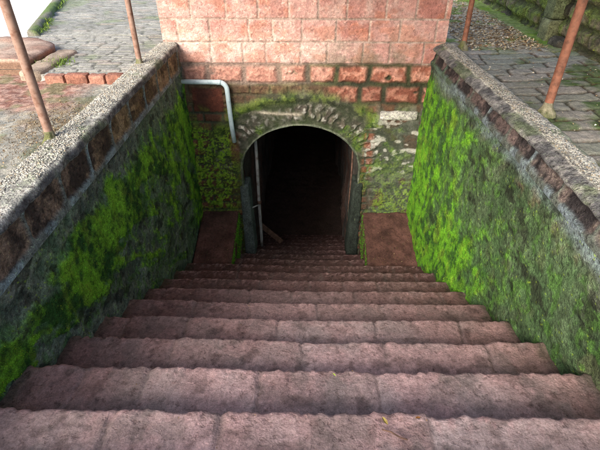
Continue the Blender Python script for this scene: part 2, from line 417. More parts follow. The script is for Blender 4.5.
# ------------------------------------------------------------------ side retaining walls
moss_pts = []          # (pos, normal, strength, hue)
def side_wall(sg):
    """sg=-1 left, +1 right; inner face at x = sg*W"""
    lab = ('left stairwell wall with tan stone course, dark algae and diagonal streaks of green moss' if sg < 0 else
           'right stairwell wall with dark pitted stone course and a sheet of vivid green moss near the arch')
    t = tag(empty('retaining_wall', (sg*1.8, 3, -.1)), lab, 'stone wall')
    y0, y1 = -.3, D+.04
    seed = 100 if sg < 0 else 300
    bend = lambda yv: (0*yv if sg < 0 else .085*sstep(2.8, 6.2, yv))     # the right wall closes in toward the arch
    zc = -.34 if sg < 0 else -.24
    # --- stone course
    res = .012
    Y, Z = np.meshgrid(np.linspace(y0, y1, int((y1-y0)/res)), np.linspace(-.055, zc-.01, int(abs(zc)/res)+4), indexing='ij')
    jy = Y+.24-2.19+.24*0
    sp = .475
    q = (Y-2.19)/sp+(fbm(Y*5, Z*5, 0, seed, 3)-.5)*.10+(Z+.2)*(-.10)
    c = np.round(q)                          # joint index
    dj = np.abs(q-c)*sp
    blk = np.floor(q)
    zb = zc+.035+(fbm(Y*3, Y*0, 0, seed+5, 3)-.5)*.04
    dz = np.minimum(Z-zb, -.065-Z+(fbm(Y*4, Y*0, 2, seed+6, 3)-.5)*.02)
    k = .05
    dd = np.minimum(dj-.008, dz)
    dd = np.where((dj < k) & (dz < k), k-np.sqrt((k-np.clip(dj-.008, -.02, k))**2+(k-np.clip(dz, -.05, k))**2), dd)
    pr = sstep(-.008, .020, dd)
    rough = fbm(Y*22, Z*22, 0, seed+8, 4)-.5
    h = -pr*.012+rough*.028*pr+(fbm(Y*60, Z*60, 0, seed+9, 2)-.5)*.008*pr+(1-pr)*.006
    hs = hash2(blk, blk*0, seed+2)
    n = fbm(Y*9, Z*9, 0, seed+11, 4)
    far = sstep(2.9, 3.9, Y+(n-.5)*1.2)
    if sg < 0:
        cb = mix(mix(col(70, 58, 52), col(128, 106, 90), sstep(.38, .62, n)), mix(col(112, 92, 64), col(156, 132, 100), sstep(.35, .6, n)), far*(.7+.3*hs))
        cb = mix(cb, col(60, 48, 42), sstep(.55, .66, fbm(Y*5, Z*9, 2, seed+15, 4))*.6)
        cm = mix(col(132, 146, 148), col(112, 118, 112), sstep(.4, .6, n))
    else:
        cb = mix(col(44, 40, 42), col(98, 84, 82), sstep(.42, .68, n))
        cb = mix(cb, col(120, 112, 106), (1-far)*.25*sstep(.4, .6, n))
        cm = mix(col(112, 124, 130), col(86, 92, 86), sstep(.4, .6, n))
        cm = mix(cm, MOSSD, sstep(4.6, 5.6, Y)*.5)
    cc = mix(cm, cb, pr)
    P = np.stack([sg*(W-h*1.0)+0*Y, Y, Z], -1)
    if sg > 0: P[..., 0] += .05*sstep(-.24, -.05, Z)
    P[..., 0] -= bend(Y)
    sheet('stone_course', P, cc, M_WALL, t, flip=(sg > 0))
    # --- rendered wall face below it, following the slope of the stairs
    ny = int((y1-y0)/.012); nz = 215
    Yv = np.linspace(y0, y1, ny); S = np.linspace(0, 1, nz)
    Y, S2 = np.meshgrid(Yv, S, indexing='ij')
    zbot = np.minimum(slope(Y)-.42, zc-.25)
    Z = zc+(zbot-zc)*S2
    hab = Z-slope(Y)                         # height above the stair line
    big = fbm(Y*1.1, Z*1.1, 0, seed+20, 4); mid = fbm(Y*3.2, Z*3.2, 0, seed+21, 5); fine = fbm(Y*13, Z*13, 0, seed+22, 4)
    # buried blocks show faintly through the render
    pb, hb, _ = blocks(Y, Z, .5, .27, seed+30, .03, .05, .01)
    streak = fbm((Y+.25*Z)*(7 if sg < 0 else 12), Z*1.6, 0, seed+24, 5)          # hanging curtains of algae
    along = fbm((Y*.86-Z*.5)*1.6, (Y*.5+Z*.86)*7.5, 0, seed+25, 5)   # bands running down with the stairs
    base = mix(mix(col(80, 90, 74), col(118, 128, 112), sstep(.38, .62, mid)), col(84, 66, 56), sstep(.5, .66, along)*.55)
    if sg < 0:
        # dark brown weathered band under the course near the camera, blue-grey render further on
        up = sstep(-.95, -.5, Z+(mid-.5)*.5)
        base = mix(base, mix(DBR, col(96, 72, 58), sstep(.4, .6, fine)), up*sstep(4.0, 2.6, Y)*.8)
        base = mix(base, mix(col(96, 106, 104), col(70, 78, 72), sstep(.42, .6, fine)), up*sstep(2.9, 4.2, Y)*.75)
        ctr = -.88-.06*(Y-4)
        band = np.exp(-((Z-ctr+(mid-.5)*.5)/.30)**2)
        low = sstep(.15, .9, hab)*sstep(2.4, 3.6, Y)
        mm = band*(1.25*sstep(.36, .54, along)+.35)+sstep(.46, .62, along)*.85*sstep(-.5, -.8, Z)*.8+.02+low*sstep(.45, .62, streak)*.55
        mm += sstep(5.55, 5.95, Y)*sstep(-.7, -1.1, Z)*.8*sstep(.4, .55, mid)
        mm -= np.exp(-((Y-5.35+(mid-.5)*.5)/.28)**2)*sstep(-1.2, -1.7, Z)*.9
        mm *= sstep(-.42, -.70, Z+(mid-.5)*.35); mm *= .72+.45*sstep(.38, .56, fbm((Y*.86-Z*.5)*2.2, (Y*.5+Z*.86)*3.4, 3, seed+77, 5))
        base = mix(base, col(70, 50, 44), sstep(.5, .6, fbm(Y*3, Z*5, 5, seed+78, 5))*.6); base = mix(base, mix(col(88, 104, 92), col(132, 144, 130), sstep(.36, .62, fine*.6+mid*.4)), .60)
        mm -= sstep(.25, .0, hab)*.25
    else:
        core = sstep(3.1, 4.9, Y+(big-.5)*1.6-.25*(Z+1))*sstep(-.33, -.50, Z+(mid-.5)*.2)
        core *= 1-.55*np.exp(-((Y-4.75+.2*(Z+1.2)+(mid-.5)*.3)/.16)**2)
        lowb = np.exp(-((hab-.42+(mid-.5)*.4)/.34)**2)*sstep(2.0, 3.2, Y)
        mm = core*(.62+.55*sstep(.34, .62, streak))+lowb*(.25+.4*sstep(.42, .6, along))*sstep(2.2, 3.6, Y)+sstep(.58, .7, along)*.22*sstep(1.5, 3.5, Y)+.04
        base = mix(base, mix(col(54, 70, 46), col(92, 100, 78), sstep(.36, .62, fine*.5+mid*.5)), .75)
        base = mix(base, col(124, 98, 84), sstep(.58, .68, fbm(Y*5, Z*5, 7, seed+40, 4))*sstep(4, 3, Y)*.5)
        base = mix(base, BLUEG, sstep(-.38, -.27, Z+(mid-.5)*.12)*.7)
        base = mix(base, ALG*.75, sstep(-.4, -.6, Z+(mid-.5)*.3)*.6)
    if sg < 0: mm = mm*1.15-.95*sstep(2.7, 1.6, Y+(mid-.5)*.6)*sstep(-.60, -.85, Z)-.25*sstep(-1.1, -1.5, Z+(mid-.5)*.6)*sstep(5.6, 4.6, Y)
    mm = np.clip(mm, 0, 1.3); mk = sstep(.12, .95, mm*(.9 if sg < 0 else 1)+(fine-.5)*(.8 if sg < 0 else .55)+(fbm(Y*38, Z*26, 0, seed+61, 3)-.5)*(1.1 if sg < 0 else .4))
    pbl = fbm(Y*10, Z*6, 4, seed+27, 4)
    mc = mix(mix(MOSSD, MOSS if sg > 0 else col(122, 172, 48), sstep(.38, .60, streak*.5+fine*.5)), MOSSY, sstep(.58, .70, pbl)*.4)
    alg = mix(base, (mix(ALG, col(92, 122, 84), .6) if sg < 0 else ALG), np.clip(sstep(.05, .5, mm+(mid-.5)*.6)*.8+(.42*sstep(.38, .6, fbm(Y*2, Z*2, 6, seed+70, 4))), 0, .9))
    alg = mix(alg, mix(MOSSD, MOSS, .4), sstep(.58, .66, fbm(Y*16, Z*11, 3, seed+71, 4))*sstep(zc-.1, zc-.3, Z)*.45)
    cc = mix(alg, mc, mk)
    cc = mix(cc, col(34, 34, 28), sstep(.60, .68, fbm(Y*6, Z*9, 9, seed+28, 5))*.7*(1-mk*.5))
    cc = mix(cc, MOSSY*1.0, (hash2(Y*90, Z*90, seed+1) > .985)*(fine > .45)*.7)
    h = (mid-.5)*(.05 if sg < 0 else .028)+(fine-.5)*.028+mk*.010+(pb-1)*.008*sstep(.4, .6, big)+(fbm(Y*45, Z*45, 0, seed+29, 2)-.5)*.008
    h = h*sstep(zc+.0, zc-.06, Z)
    P = np.stack([sg*(W-h)-bend(Y), Y, Z], -1)
    sheet('wall_face', P, cc, M_WALL, t, flip=(sg > 0))
    # moss cushions
    wgt = (mk*np.clip(mm, .2, 1)*(hab > -.3)*(.25+fine))
    wgt = np.clip(wgt, 0, None).ravel(); n_m = 60000 if sg > 0 else 46000
    wgt = wgt**1.4; idx = RNG.choice(len(wgt), n_m, p=wgt/wgt.sum())
    blades(t, P.reshape(-1, 3)[idx], np.array([-sg, 0, 0.]), cc.reshape(-1, 3)[idx], .006, .012, seed, 'moss')
    # --- coping
    if sg < 0: prof = [(1.98, -.25), (1.965, -.04), (1.94, .0), (1.88, .008), (1.80, .01), (1.73, .006), (1.705, -.002), (1.695, -.02), (1.69, -.045), (1.688, -.06), (1.70, -.072)]
    else: prof = [(2.0, -.25), (1.985, -.04), (1.965, .0), (1.90, .008), (1.84, .01), (1.79, .004), (1.765, -.012), (1.735, -.025), (1.715, -.04), (1.70, -.058), (1.71, -.075)]
    # resample the profile
    pr_ = [];
    for (a, b), (c_, d_) in zip(prof, prof[1:]):
        m = max(1, int(math.hypot(c_-a, d_-b)/.012))
        for i in range(m): pr_.append((a+(c_-a)*i/m, b+(d_-b)*i/m))
    pr_.append(prof[-1]); pr_ = np.array(pr_)
    ny = int((D-y0)/.014); yy = np.linspace(y0, D-.005, ny)
    Y, J = np.meshgrid(yy, np.arange(len(pr_)), indexing='ij')
    A = pr_[J, 0]; Bz = pr_[J, 1]
    nn = fbm(Y*9, A*9+Bz*9, 0, seed+50, 4)-.5
    Pc = np.stack([sg*(A+nn*.02), Y, Bz+nn*.016+(fbm(Y*1.2, Y*0, 0, seed+51, 3)-.5)*.02], -1)
    n5 = fbm(Y*14, A*14, Bz*14, seed+55, 4); Pc[..., 0] -= bend(Y)
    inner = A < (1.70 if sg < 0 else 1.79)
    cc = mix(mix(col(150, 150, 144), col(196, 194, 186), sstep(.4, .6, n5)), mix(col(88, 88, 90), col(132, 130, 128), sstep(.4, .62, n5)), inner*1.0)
    cc = mix(cc, col(96, 112, 70), sstep(.56, .68, fbm(Y*4, A*8, 1, seed+56, 4))*.5)
    sheet('coping', Pc, cc, M_WALL, t, flip=(sg < 0))
    # exposed pebbles in the coping
    n_p = 8500
    py = RNG.uniform(y0, D-.02, n_p); lo, hi = (1.71, 1.955) if sg < 0 else (1.785, 1.975)
    px = RNG.uniform(lo, hi, n_p)
    keepm = fbm(py*2, px*5, 0, seed+60, 3) > .30
    py = py[keepm]; px = px[keepm]; n_p = len(py)
    zt = np.interp(px, [1.69, 1.73, 1.80, 1.88, 1.94, 1.965, 1.985], [-.015, .006, .01, .008, .0, -.03, -.05])
    zt = zt+(fbm(py*1.2, py*0, 0, seed+51, 3)-.5)*.02+(fbm(py*9, px*9+zt*9, 0, seed+50, 4)-.5)*.016+.001
    sz = RNG.uniform(.004, .009, n_p)
    pc = RNG.random(n_p)
    pcol = np.where((pc < .45)[:, None], col(196, 192, 180)[None], np.where((pc < .72)[:, None], col(120, 116, 110)[None], np.where((pc < .88)[:, None], col(72, 70, 70)[None], col(168, 150, 120)[None])))
    pcol = pcol*(.5 if sg < 0 else .6)+col(150, 150, 146)[None]*(.42 if sg < 0 else .2)
    # icosahedra squashed
    ph = (1+5**.5)/2; ico = np.array([(-1, ph, 0), (1, ph, 0), (-1, -ph, 0), (1, -ph, 0), (0, -1, ph), (0, 1, ph), (0, -1, -ph), (0, 1, -ph), (ph, 0, -1), (ph, 0, 1), (-ph, 0, -1), (-ph, 0, 1)])/1.9
    icf = np.array([(0, 11, 5), (0, 5, 1), (0, 1, 7), (0, 7, 10), (0, 10, 11), (1, 5, 9), (5, 11, 4), (11, 10, 2), (10, 7, 6), (7, 1, 8), (3, 9, 4), (3, 4, 2), (3, 2, 6), (3, 6, 8), (3, 8, 9), (4, 9, 5), (2, 4, 11), (6, 2, 10), (8, 6, 7), (9, 8, 1)])
    sc3 = sz[:, None]*RNG.uniform(.7, 1.25, (n_p, 3)); sc3[:, 2] *= .7
    V = ico[None]*sc3[:, None, :]
    an = RNG.uniform(0, 6.28, n_p); ca, sa = np.cos(an)[:, None], np.sin(an)[:, None]
    V = np.stack([V[..., 0]*ca-V[..., 1]*sa, V[..., 0]*sa+V[..., 1]*ca, V[..., 2]], -1)
    V = V+np.stack([sg*px-bend(py), py, zt+sz*.05], -1)[:, None, :]
    Q = (icf[None]+(np.arange(n_p)*12)[:, None, None]).reshape(-1, 3)
    o = link('exposed_pebbles', mesh_np('exposed_pebbles', V.reshape(-1, 3), Q, np.repeat(pcol, 12, 0)), M_PEB, t)
    o['kind'] = 'stuff'
def blades(parent, pos, nrm, colr, w_, l_, seed, name, mat=None):
    """tiny leaf faces standing out of a surface"""
    n = len(pos); r = np.random.default_rng(seed)
    d = nrm[None]*r.uniform(.3, 1, (n, 1))+r.normal(0, .55, (n, 3)); d[:, 2] -= .25 if abs(nrm[2]) < .5 else -.5
    d /= np.linalg.norm(d, axis=1, keepdims=True)
    side = np.cross(d, r.normal(0, 1, (n, 3))); side /= np.linalg.norm(side, axis=1, keepdims=True)+1e-9
    ln = r.uniform(.35, 1, (n, 1))*l_; ww = r.uniform(.5, 1, (n, 1))*w_
    p0 = pos-nrm[None]*.002+r.normal(0, .004, (n, 3))
    V = np.stack([p0-side*ww*.35, p0+d*ln*.55-side*ww*.5, p0+d*ln, p0+d*ln*.55+side*ww*.5], 1).reshape(-1, 3)
    Q = np.arange(n*4).reshape(-1, 4)
    k = r.uniform(.65, 1.5, (n, 1)); cc = colr*k*np.array([[1.0, 1.05, .9]])
    yl = r.random((n, 1)) > .97; cc = np.where(yl, col(168, 178, 48)[None], cc)
    o = link(name, mesh_np(name, V, Q, np.repeat(np.clip(cc, .004, .8), 4, 0)), mat or M_MOSS, parent, smooth=False)
    o['kind'] = 'stuff'
    return o
side_wall(-1); side_wall(1)

# ------------------------------------------------------------------ arched end wall
AX, AW, AZ, AR = -.105, .885, -1.85, .73       # arch: centre, half width, springing height, rise
def arch_d(X, Z):
    dx = X-AX; dz = Z-AZ
    r = np.sqrt((dx/AW)**2+(np.maximum(dz, 0)/AR)**2)
    return np.where(dz > 0, (r-1)*np.where(dz > 0, .8, 1), np.abs(dx)-AW)
def end_wall():
    t = tag(empty('arched_wall', (AX, D, -.05)), 'pink laterite block wall over a low mossy stone arch at the foot of the stairs', 'arched wall')
    res = .0105
    x0, x1, z0, z1 = -1.89, 1.76, -3.75, 2.6
    nx = int((x1-x0)/res); nz = int((z1-z0)/res)
    X, Z = np.meshgrid(np.linspace(x0, x1, nx), np.linspace(z0, z1, nz), indexing='ij')
    d = arch_d(X, Z)
    wob = fbm(X*4, Z*4, 0, 401, 4)-.5; fine = fbm(X*16, Z*16, 0, 402, 4); mid = fbm(X*5, Z*5, 0, 403, 4); vf = fbm(X*50, Z*50, 0, 404, 2)
    dw = d+wob*.10
    # upper courses
    p1, h1, e1 = blocks(X, Z-.016, .40, .2745, 410, .006, .016, .004, .3)
    p2, h2, e2 = blocks(X+.1, Z-.016, .44, .2745, 412, .024, .055, .012, .35)
    p2 = p2*sstep(.24, .36, fbm(X*8, Z*8, 0, 415, 3)+.10)
    # lower small bricks
    p3, h3, e3 = blocks(X, Z, .27, .135, 420, .016, .02, .008, .4)
    cU = mix(mix(col(166, 108, 98), PINK, np.sqrt(h1)), PINKL, sstep(.40, .70, mid*.6+vf*.2+fine*.2)*.75)
    cU = mix(cU, col(232, 206, 196), sstep(.30, .0, np.abs(Z+.08+wob*.4))*sstep(.9, -.2, X)*.55)
    cU = mix(cU, col(186, 118, 90), sstep(.5, .68, fbm(X*4, Z*6, 4, 431, 4)+(fine-.5)*.3)*.45)
    cU = mix(mix(col(158, 140, 130), col(190, 168, 158), sstep(.4, .6, fine)), cU, p1)
    dr = sstep(.56, .68, fbm(X*9, Z*1.1, 2, 461, 4))*sstep(1.2, -.1, Z); cU = mix(cU, col(130, 90, 80), dr*.2)
    cU = mix(cU, col(96, 92, 70), sstep(.16, -.2, Z+wob*.5)*sstep(.48, .62, mid)*sstep(-.4, .6, X)*.6)
    hU = p1*.010+(fine-.5)*.010+(h1-.5)*.010
    cE = mix(mix(RED, col(196, 142, 122), sstep(.45, .65, fine)), DRED, sstep(.2, .9, h2)*sstep(-.45, -.6, Z)*.8)
    cE = mix(cE, col(206, 160, 146), np.clip(sstep(.50, .66, mid)*.5+sstep(.4, -.5, X)*.45, 0, 1)*sstep(-.6, -.5, Z))
    gm = mix(col(74, 76, 62), col(96, 100, 66), sstep(.4, .6, mid))
    gm = mix(gm, col(150, 128, 118), sstep(.3, -.5, X)*sstep(-.6, -.48, Z)*.85); gm = mix(gm, col(50, 52, 38), sstep(.0, .6, X)*.7)
    cE = mix(gm, cE, p2); hE = p2*.026+(fine-.5)*.030*p2+(vf-.5)*.012
    cL = mix(mix(col(92, 62, 50), col(124, 82, 64), h3), col(70, 62, 52), sstep(.4, .6, mid)*.6)
    cL = mix(cL, mix(col(86, 92, 80), col(126, 130, 120), sstep(.4, .6, fine)), sstep(.30, .42, mid)*sstep(.9, 1.05, X)*.9); cL = mix(col(70, 74, 60), cL, p3*(X < .95)+.8*(X >= .95)); hL = p3*.018*(1-.7*sstep(.9, 1.05, X))+(fine-.5)*.022
    # blending of the zones
    cL = mix(cL, mix(col(84, 70, 54), col(104, 92, 66), sstep(.4, .6, fine)), sstep(-.95, -.75, Z+wob*.2)*.7)
    z1m = sstep(-.235, -.285, Z+wob*.03)
    c = mix(cU, cE, z1m); h = hU*(1-z1m)+(hE-.014)*z1m
    z2m = sstep(-.78, -.84, Z+wob*.1)
    z2m = np.maximum(z2m, sstep(-.52, -.56, Z+wob*.06)*sstep(.30, .10, X+wob*.3))
    c = mix(c, cL, z2m); h = h*(1-z2m)+(hL-.005)*z2m
    # big dark red block under the pipe
    bx = np.minimum(np.minimum(X+1.62, -1.16-X), np.minimum(Z+.93, -.57-Z)); bm = sstep(0, .03, bx+wob*.03)
    c = mix(c, mix(col(104, 60, 48), col(82, 50, 42), sstep(.4, .6, mid)), bm); h = h*(1-bm)+(.015+(fine-.5)*.01)*bm
    # plaster round the arch with green-grey algae
    pm = sstep(.62, .46, dw)*sstep(-2.2, -1.4, Z+wob)
    cP = mix(mix(col(62, 68, 52), col(90, 92, 78), sstep(.4, .6, fine)), col(54, 66, 38), sstep(.45, .65, mid)*.7)
    c = mix(c, cP, pm); h = h*(1-pm)+(.008+(fine-.5)*.012)*pm
    # voussoirs
    ang = np.arctan2((Z-AZ)/AR, (X-AX)/AW); ns = 27
    q = ang/math.pi*ns+(fbm(X*7, Z*7, 0, 440, 4)-.5)*1.5
    k = np.floor(q); dq = np.minimum(q-k, k+1-q)
    hk = hash2(k, k*0, 441); Lk = .25+.12*hash2(k, k*0, 442)
    vm = sstep(.02+.1*hk, .22+.1*hk, dq)*sstep(.05+.05*hk, .11+.05*hk, d)*sstep(Lk+.05, Lk, d+wob*.05)*sstep(-2.0, -1.7, Z)
    vis = .5+.5*sstep(.36, .52, fbm(X*3, Z*3, 0, 443, 3)+.14*sstep(-.7, .3, X))
    vm = vm*vis
    rg = fbm(X*26, Z*26, 0, 445, 4)
    cV = mix(mix(col(76, 72, 64), col(112, 102, 92), hk), col(178, 176, 168), sstep(.48, .68, rg)*.8)
    cV = mix(cV, col(74, 86, 54), sstep(.46, .62, mid*.5+fine*.5)*.6)
    c = mix(c, cV, vm); h = h+vm*(.012+(rg-.5)*.026)
    gap = sstep(.06, .1, d)*sstep(.36, .30, d)*(1-vm)*vis*sstep(-1.9, -1.6, Z)
    c = mix(c, col(48, 50, 40), gap*.6); h = h-gap*.006
    # horizontal chalk streak left of the crown
    st = np.exp(-((Z+.965+.05*X+wob*.05)/.022)**2)*sstep(-.85, -.6, X)*sstep(-.02, -.15, X)
    c = mix(c, col(196, 186, 168), st*.7); h = h+st*.01
    # lichen and peeling white on the right haunch
    lc = .8*sstep(.59, .67, fbm(X*8, Z*14, 3, 450, 5))*sstep(.75, .95, X)*sstep(-2.1, -1.8, Z)*sstep(-.95, -1.05, Z)
    c = mix(c, col(200, 200, 192), lc*.9); h = h+lc*.008
    c = mix(c, col(72, 80, 70), sstep(.8, 1.0, X)*sstep(-.98, -1.1, Z)*(1-lc)*.55)
    # green moss arc above the voussoirs
    ma = np.exp(-(((d+wob*.06)-(.46+.04*np.abs(X-AX)))/.075)**2)*sstep(-1.55, -1.1, Z)
    c = mix(c, mix(col(62, 80, 38), col(102, 118, 52), sstep(.4, .6, fine)), np.clip(ma, 0, 1)*sstep(.34, .56, mid*.6+fine*.4)*.8); h = h+ma*.04
    # mossy zones beside the opening
    ml = sstep(-.95, -1.3, Z+wob*.5)*sstep(-1.0, -1.15, X-wob*.1)*sstep(.38, .58, fine*.55+vf*.45)*sstep(-2.75, -2.4, Z)
    ml2 = sstep(.97, 1.1, X+wob*.2)*sstep(-1.75, -2.35, Z+wob*.6)*sstep(.44, .60, fine*.6+vf*.4)
    ml3 = sstep(.50, .62, mid)*sstep(-.78, -.95, Z)*.3*sstep(.5, .6, np.abs(X-AX))
    mo = np.clip(np.maximum(np.maximum(ml, ml2*.6), ml3), 0, 1)
    mcol = mix(mix(col(64, 104, 36), col(130, 178, 46), sstep(.38, .58, fine*.5+vf*.5)), col(160, 184, 60), sstep(.55, .65, vf)*.6)
    c = mix(c, mcol, mo*.85); h = h+mo*.008
    bri = sstep(.80, .86, X)*sstep(1.0, .93, X)*sstep(-1.95, -1.85, Z)*sstep(-1.15, -1.25, Z)*p3
    c = mix(c, col(140, 82, 62), bri*.6)
    # lip
    lp = sstep(.030, .018, d)*(d > -.05)
    c = mix(c, mix(col(96, 104, 86), col(130, 134, 118), sstep(.4, .6, fine)), lp); h = h*(1-lp)+.018*lp
    # light reddish streak under the pipe's mouth
    pst = sstep(.09, .04, np.abs(X+1.08+wob*.03))*sstep(-1.2, -1.3, Z)*sstep(-1.85, -1.55, Z)
    c = mix(c, col(120, 72, 54), pst*.6)
    # snap the rim to the arch
    inside = d < 0
    g = .0
    near = inside & (d > -.03)
    dx = X-AX; dz = np.maximum(Z-AZ, 0); r = np.sqrt((dx/AW)**2+(dz/AR)**2)
    Xs = np.where(Z > AZ, AX+dx/np.maximum(r, .01), AX+np.sign(dx)*AW); Zs = np.where(Z > AZ, AZ+(Z-AZ)/np.maximum(r, .01), Z)
    X2 = np.where(inside, Xs, X); Z2 = np.where(inside, Zs, Z)
    P = np.stack([X2, D-h+0*X, Z2], -1)
    q = grid_quads(nx, nz)
    ins = inside.reshape(-1)
    q = q[~ins[q].all(1)]
    V = P.reshape(-1, 3); cc = c.reshape(-1, 3)
    used = np.unique(q); re = np.zeros(nx*nz, int); re[used] = np.arange(len(used))
    link('stonework', mesh_np('stonework', V[used], re[q], np.clip(cc[used], .004, .95)), M_PINK, t)
    # body behind the face: ends and top (so the wall has thickness)
    rough_block('wall_end', x0, x0+.03, D+.012, D+.55, -.2, z1, M_PINK, PINK, t, r=.004, amp=.004, res=.05, seed=3)
    rough_block('wall_end', x1-.03, x1, D+.012, D+.55, -.2, z1, M_PINK, PINK, t, r=.004, amp=.004, res=.05, seed=4)
    rough_block('wall_back', x0+.031, x1-.031, D+.50, D+.55, -.2, z1, M_PINK, PINK, t, r=.004, amp=.004, res=.05, seed=5)
    rough_block('wall_top', x0-.03, x1+.03, D-.04, D+.58, z1+.001, z1+.10, M_PINK, PINKL, t, r=.02, amp=.008, res=.05, seed=6)
    # arch lip (rolled plaster edge) and the reveal
    pts = []
    for i in range(12): pts.append((AX-AW, -3.5+(AZ+3.5)*i/12))
    for i in range(61): a = math.pi-math.pi*i/60; pts.append((AX+AW*math.cos(a), AZ+AR*math.sin(a)))
    for i in range(12): pts.append((AX+AW, AZ-(AZ+3.5)*(i+1)/12))
    pts = np.array(pts); n = len(pts)
    cs = [(0, .0, .0), (0, -.0, -.025), (.012, 0, -.03), (.0, 0, .0)]
    yy = np.array([D-.022, D-.026, D-.022, D-.010, D+.03, D+.08, D+.12, D+.14]); off = np.array([.018, .008, .002, 0, 0, 0, .01, .06])
    ctr = np.array([AX, AZ-.2]); dr = pts-ctr; dr[pts[:, 1] < AZ, 1] = 0; dr /= np.linalg.norm(dr, axis=1, keepdims=True)
    P = np.zeros((n, len(yy), 3))
    for j in range(len(yy)):
        nz_ = fbm(pts[:, 0]*7, pts[:, 1]*7, yy[j]*7, 470, 3)-.5
        P[:, j, 0] = pts[:, 0]+dr[:, 0]*(off[j]+nz_*.02); P[:, j, 1] = yy[j]+nz_*.012; P[:, j, 2] = pts[:, 1]+dr[:, 1]*(off[j]+nz_*.02)
    nn = fbm(P[..., 0]*8, P[..., 1]*8, P[..., 2]*8, 471, 4)
    cc = mix(mix(col(88, 98, 82), col(132, 136, 122), sstep(.4, .6, nn)), col(70, 92, 40), sstep(.55, .65, nn)*.6)
    sheet('arch_reveal', P, cc, M_WALL, t, flip=True)
    # weathered white lintel stone at the right haunch
    rough_block('white_stone', 1.02, 1.55, D-.05, D+.05, -1.02, -.90, M_WALL, col(190, 188, 182), t, r=.025, amp=.02, res=.012, seed=21, var=.3)
    # grey rendered jamb feet
    def wl(sgn):
        def f(Wv):
            zt = (Wv[:, 2]+3.5)/1.4; cx = AX+sgn*.95
            Wv[:, 0] = cx+(Wv[:, 0]-cx)*(1.12-.3*np.clip(zt, 0, 1)); return Wv
        return f
    rough_block('jamb_foot', AX-AW-.07, AX-AW+.10, D-.035, D+.30, -3.5, -2.12, M_WALL, col(98, 108, 106), t, r=.04, amp=.02, res=.02, seed=31, warpf=wl(-1))
    rough_block('jamb_foot', AX+AW-.09, AX+AW+.10, D-.035, D+.30, -3.5, -2.05, M_WALL, col(58, 66, 60), t, r=.05, amp=.03, res=.02, seed=33, warpf=wl(1))
    # moss tufts on the left and right of the opening
    wgt = (mo+ma*.4)*(d > 0); wgt = np.clip(wgt, 0, 1).ravel(); n_m = 16000
    idx = RNG.choice(len(wgt), n_m, p=wgt/wgt.sum())
    blades(t, P0(X, D-h, Z)[idx], np.array([0, -1., 0]), c.reshape(-1, 3)[idx], .008, .02, 77, 'moss')
def P0(X, Y, Z): return np.stack([X, Y, Z], -1).reshape(-1, 3)
end_wall()

# ------------------------------------------------------------------ tunnel behind the arch
tn = tag(empty('tunnel', (AX, 6.7, -3.9)), 'dark rock-lined tunnel behind the arch, descending into the hill', 'tunnel')
def tunnel():
    # cross-section swept along +y; floor follows the steps then runs level
    pts = []
    for i in range(14): pts.append((-1, i/14.))
    for i in range(30):
        a = math.pi-math.pi*i/29; pts.append((math.cos(a), 1+math.sin(a)))
    for i in range(14): pts.append((1, 1-(i+1)/14.))
    pts = np.array(pts); ys = np.concatenate([[D+.13, D+.15, D+.19], np.linspace(D+.24, 17, 170)])
    Y, J = np.meshgrid(ys, np.arange(len(pts)), indexing='ij')
    fl_ = np.maximum(slope(Y), -4.95)-.2
    u = pts[J, 0]; v = pts[J, 1]
    spring = np.where(Y < 8.5, -1.75, -1.75)-.18*(Y-6.7)*(Y < 12)-.18*5.3*(Y >= 12)
    hw = (.96+.05*np.sin(Y*.7))+.03*sstep(D+.13, D+.2, Y)
    X = AX+hw*u; Z = np.where(v <= 1, fl_+(spring-fl_)*np.minimum(v, 1), spring+(v-1)*(.80+.1*sstep(D+.13, D+.3, Y)))
    nz_ = fbm(Y*2.4, Z*2.4+X, 0, 501, 5)-.5; fold = fbm(Y*5, Z*.8, 0, 503, 3)-.5
    r = np.stack([-(u), 0*u, -(np.clip(v-1, 0, 1))], -1)
    P = np.stack([X, Y, Z], -1)+r*(nz_*.16+fold*.12)[..., None]
    cc = mix(mix(col(66, 64, 62), col(90, 86, 80), sstep(.4, .6, nz_+.5)), mix(col(92, 90, 88), col(128, 122, 118), sstep(.4, .6, nz_+.5)), sstep(6.6, 8.6, Y))  # entrance end painted darker to counter the light falling in
    cc = mix(cc, col(130, 96, 84), sstep(.52, .62, fbm(Y*3, Z*1.2, 1, 505, 3))*.7)
    sheet('rock_lining', P, cc, M_DARK, tn, flip=True)
    X, Z = np.meshgrid(np.linspace(-1.3, 1.1, 60), np.linspace(-5.3, -.8, 90), indexing='ij')
    P = np.stack([X, 15.5-(fbm(X*3, Z*3, 0, 508, 4)-.5)*.3, Z], -1)
    sheet('end_rock', P, mix(col(104, 90, 84), col(120, 106, 98), fbm(X*4, Z*4, 0, 509, 4)), M_DARK, tn)
    Xf, Yf = np.meshgrid(np.linspace(-1.25, 1.05, 90), np.linspace(8.55, 15.6, 220), indexing='ij')
    P = np.stack([Xf, Yf, -4.875+(fbm(Xf*6, Yf*6, 0, 511, 4)-.5)*.04], -1)
    sheet('floor', P, mix(col(92, 76, 70), col(74, 62, 58), fbm(Xf*4, Yf*4, 0, 512, 4)), M_DARK, tn)
tunnel()

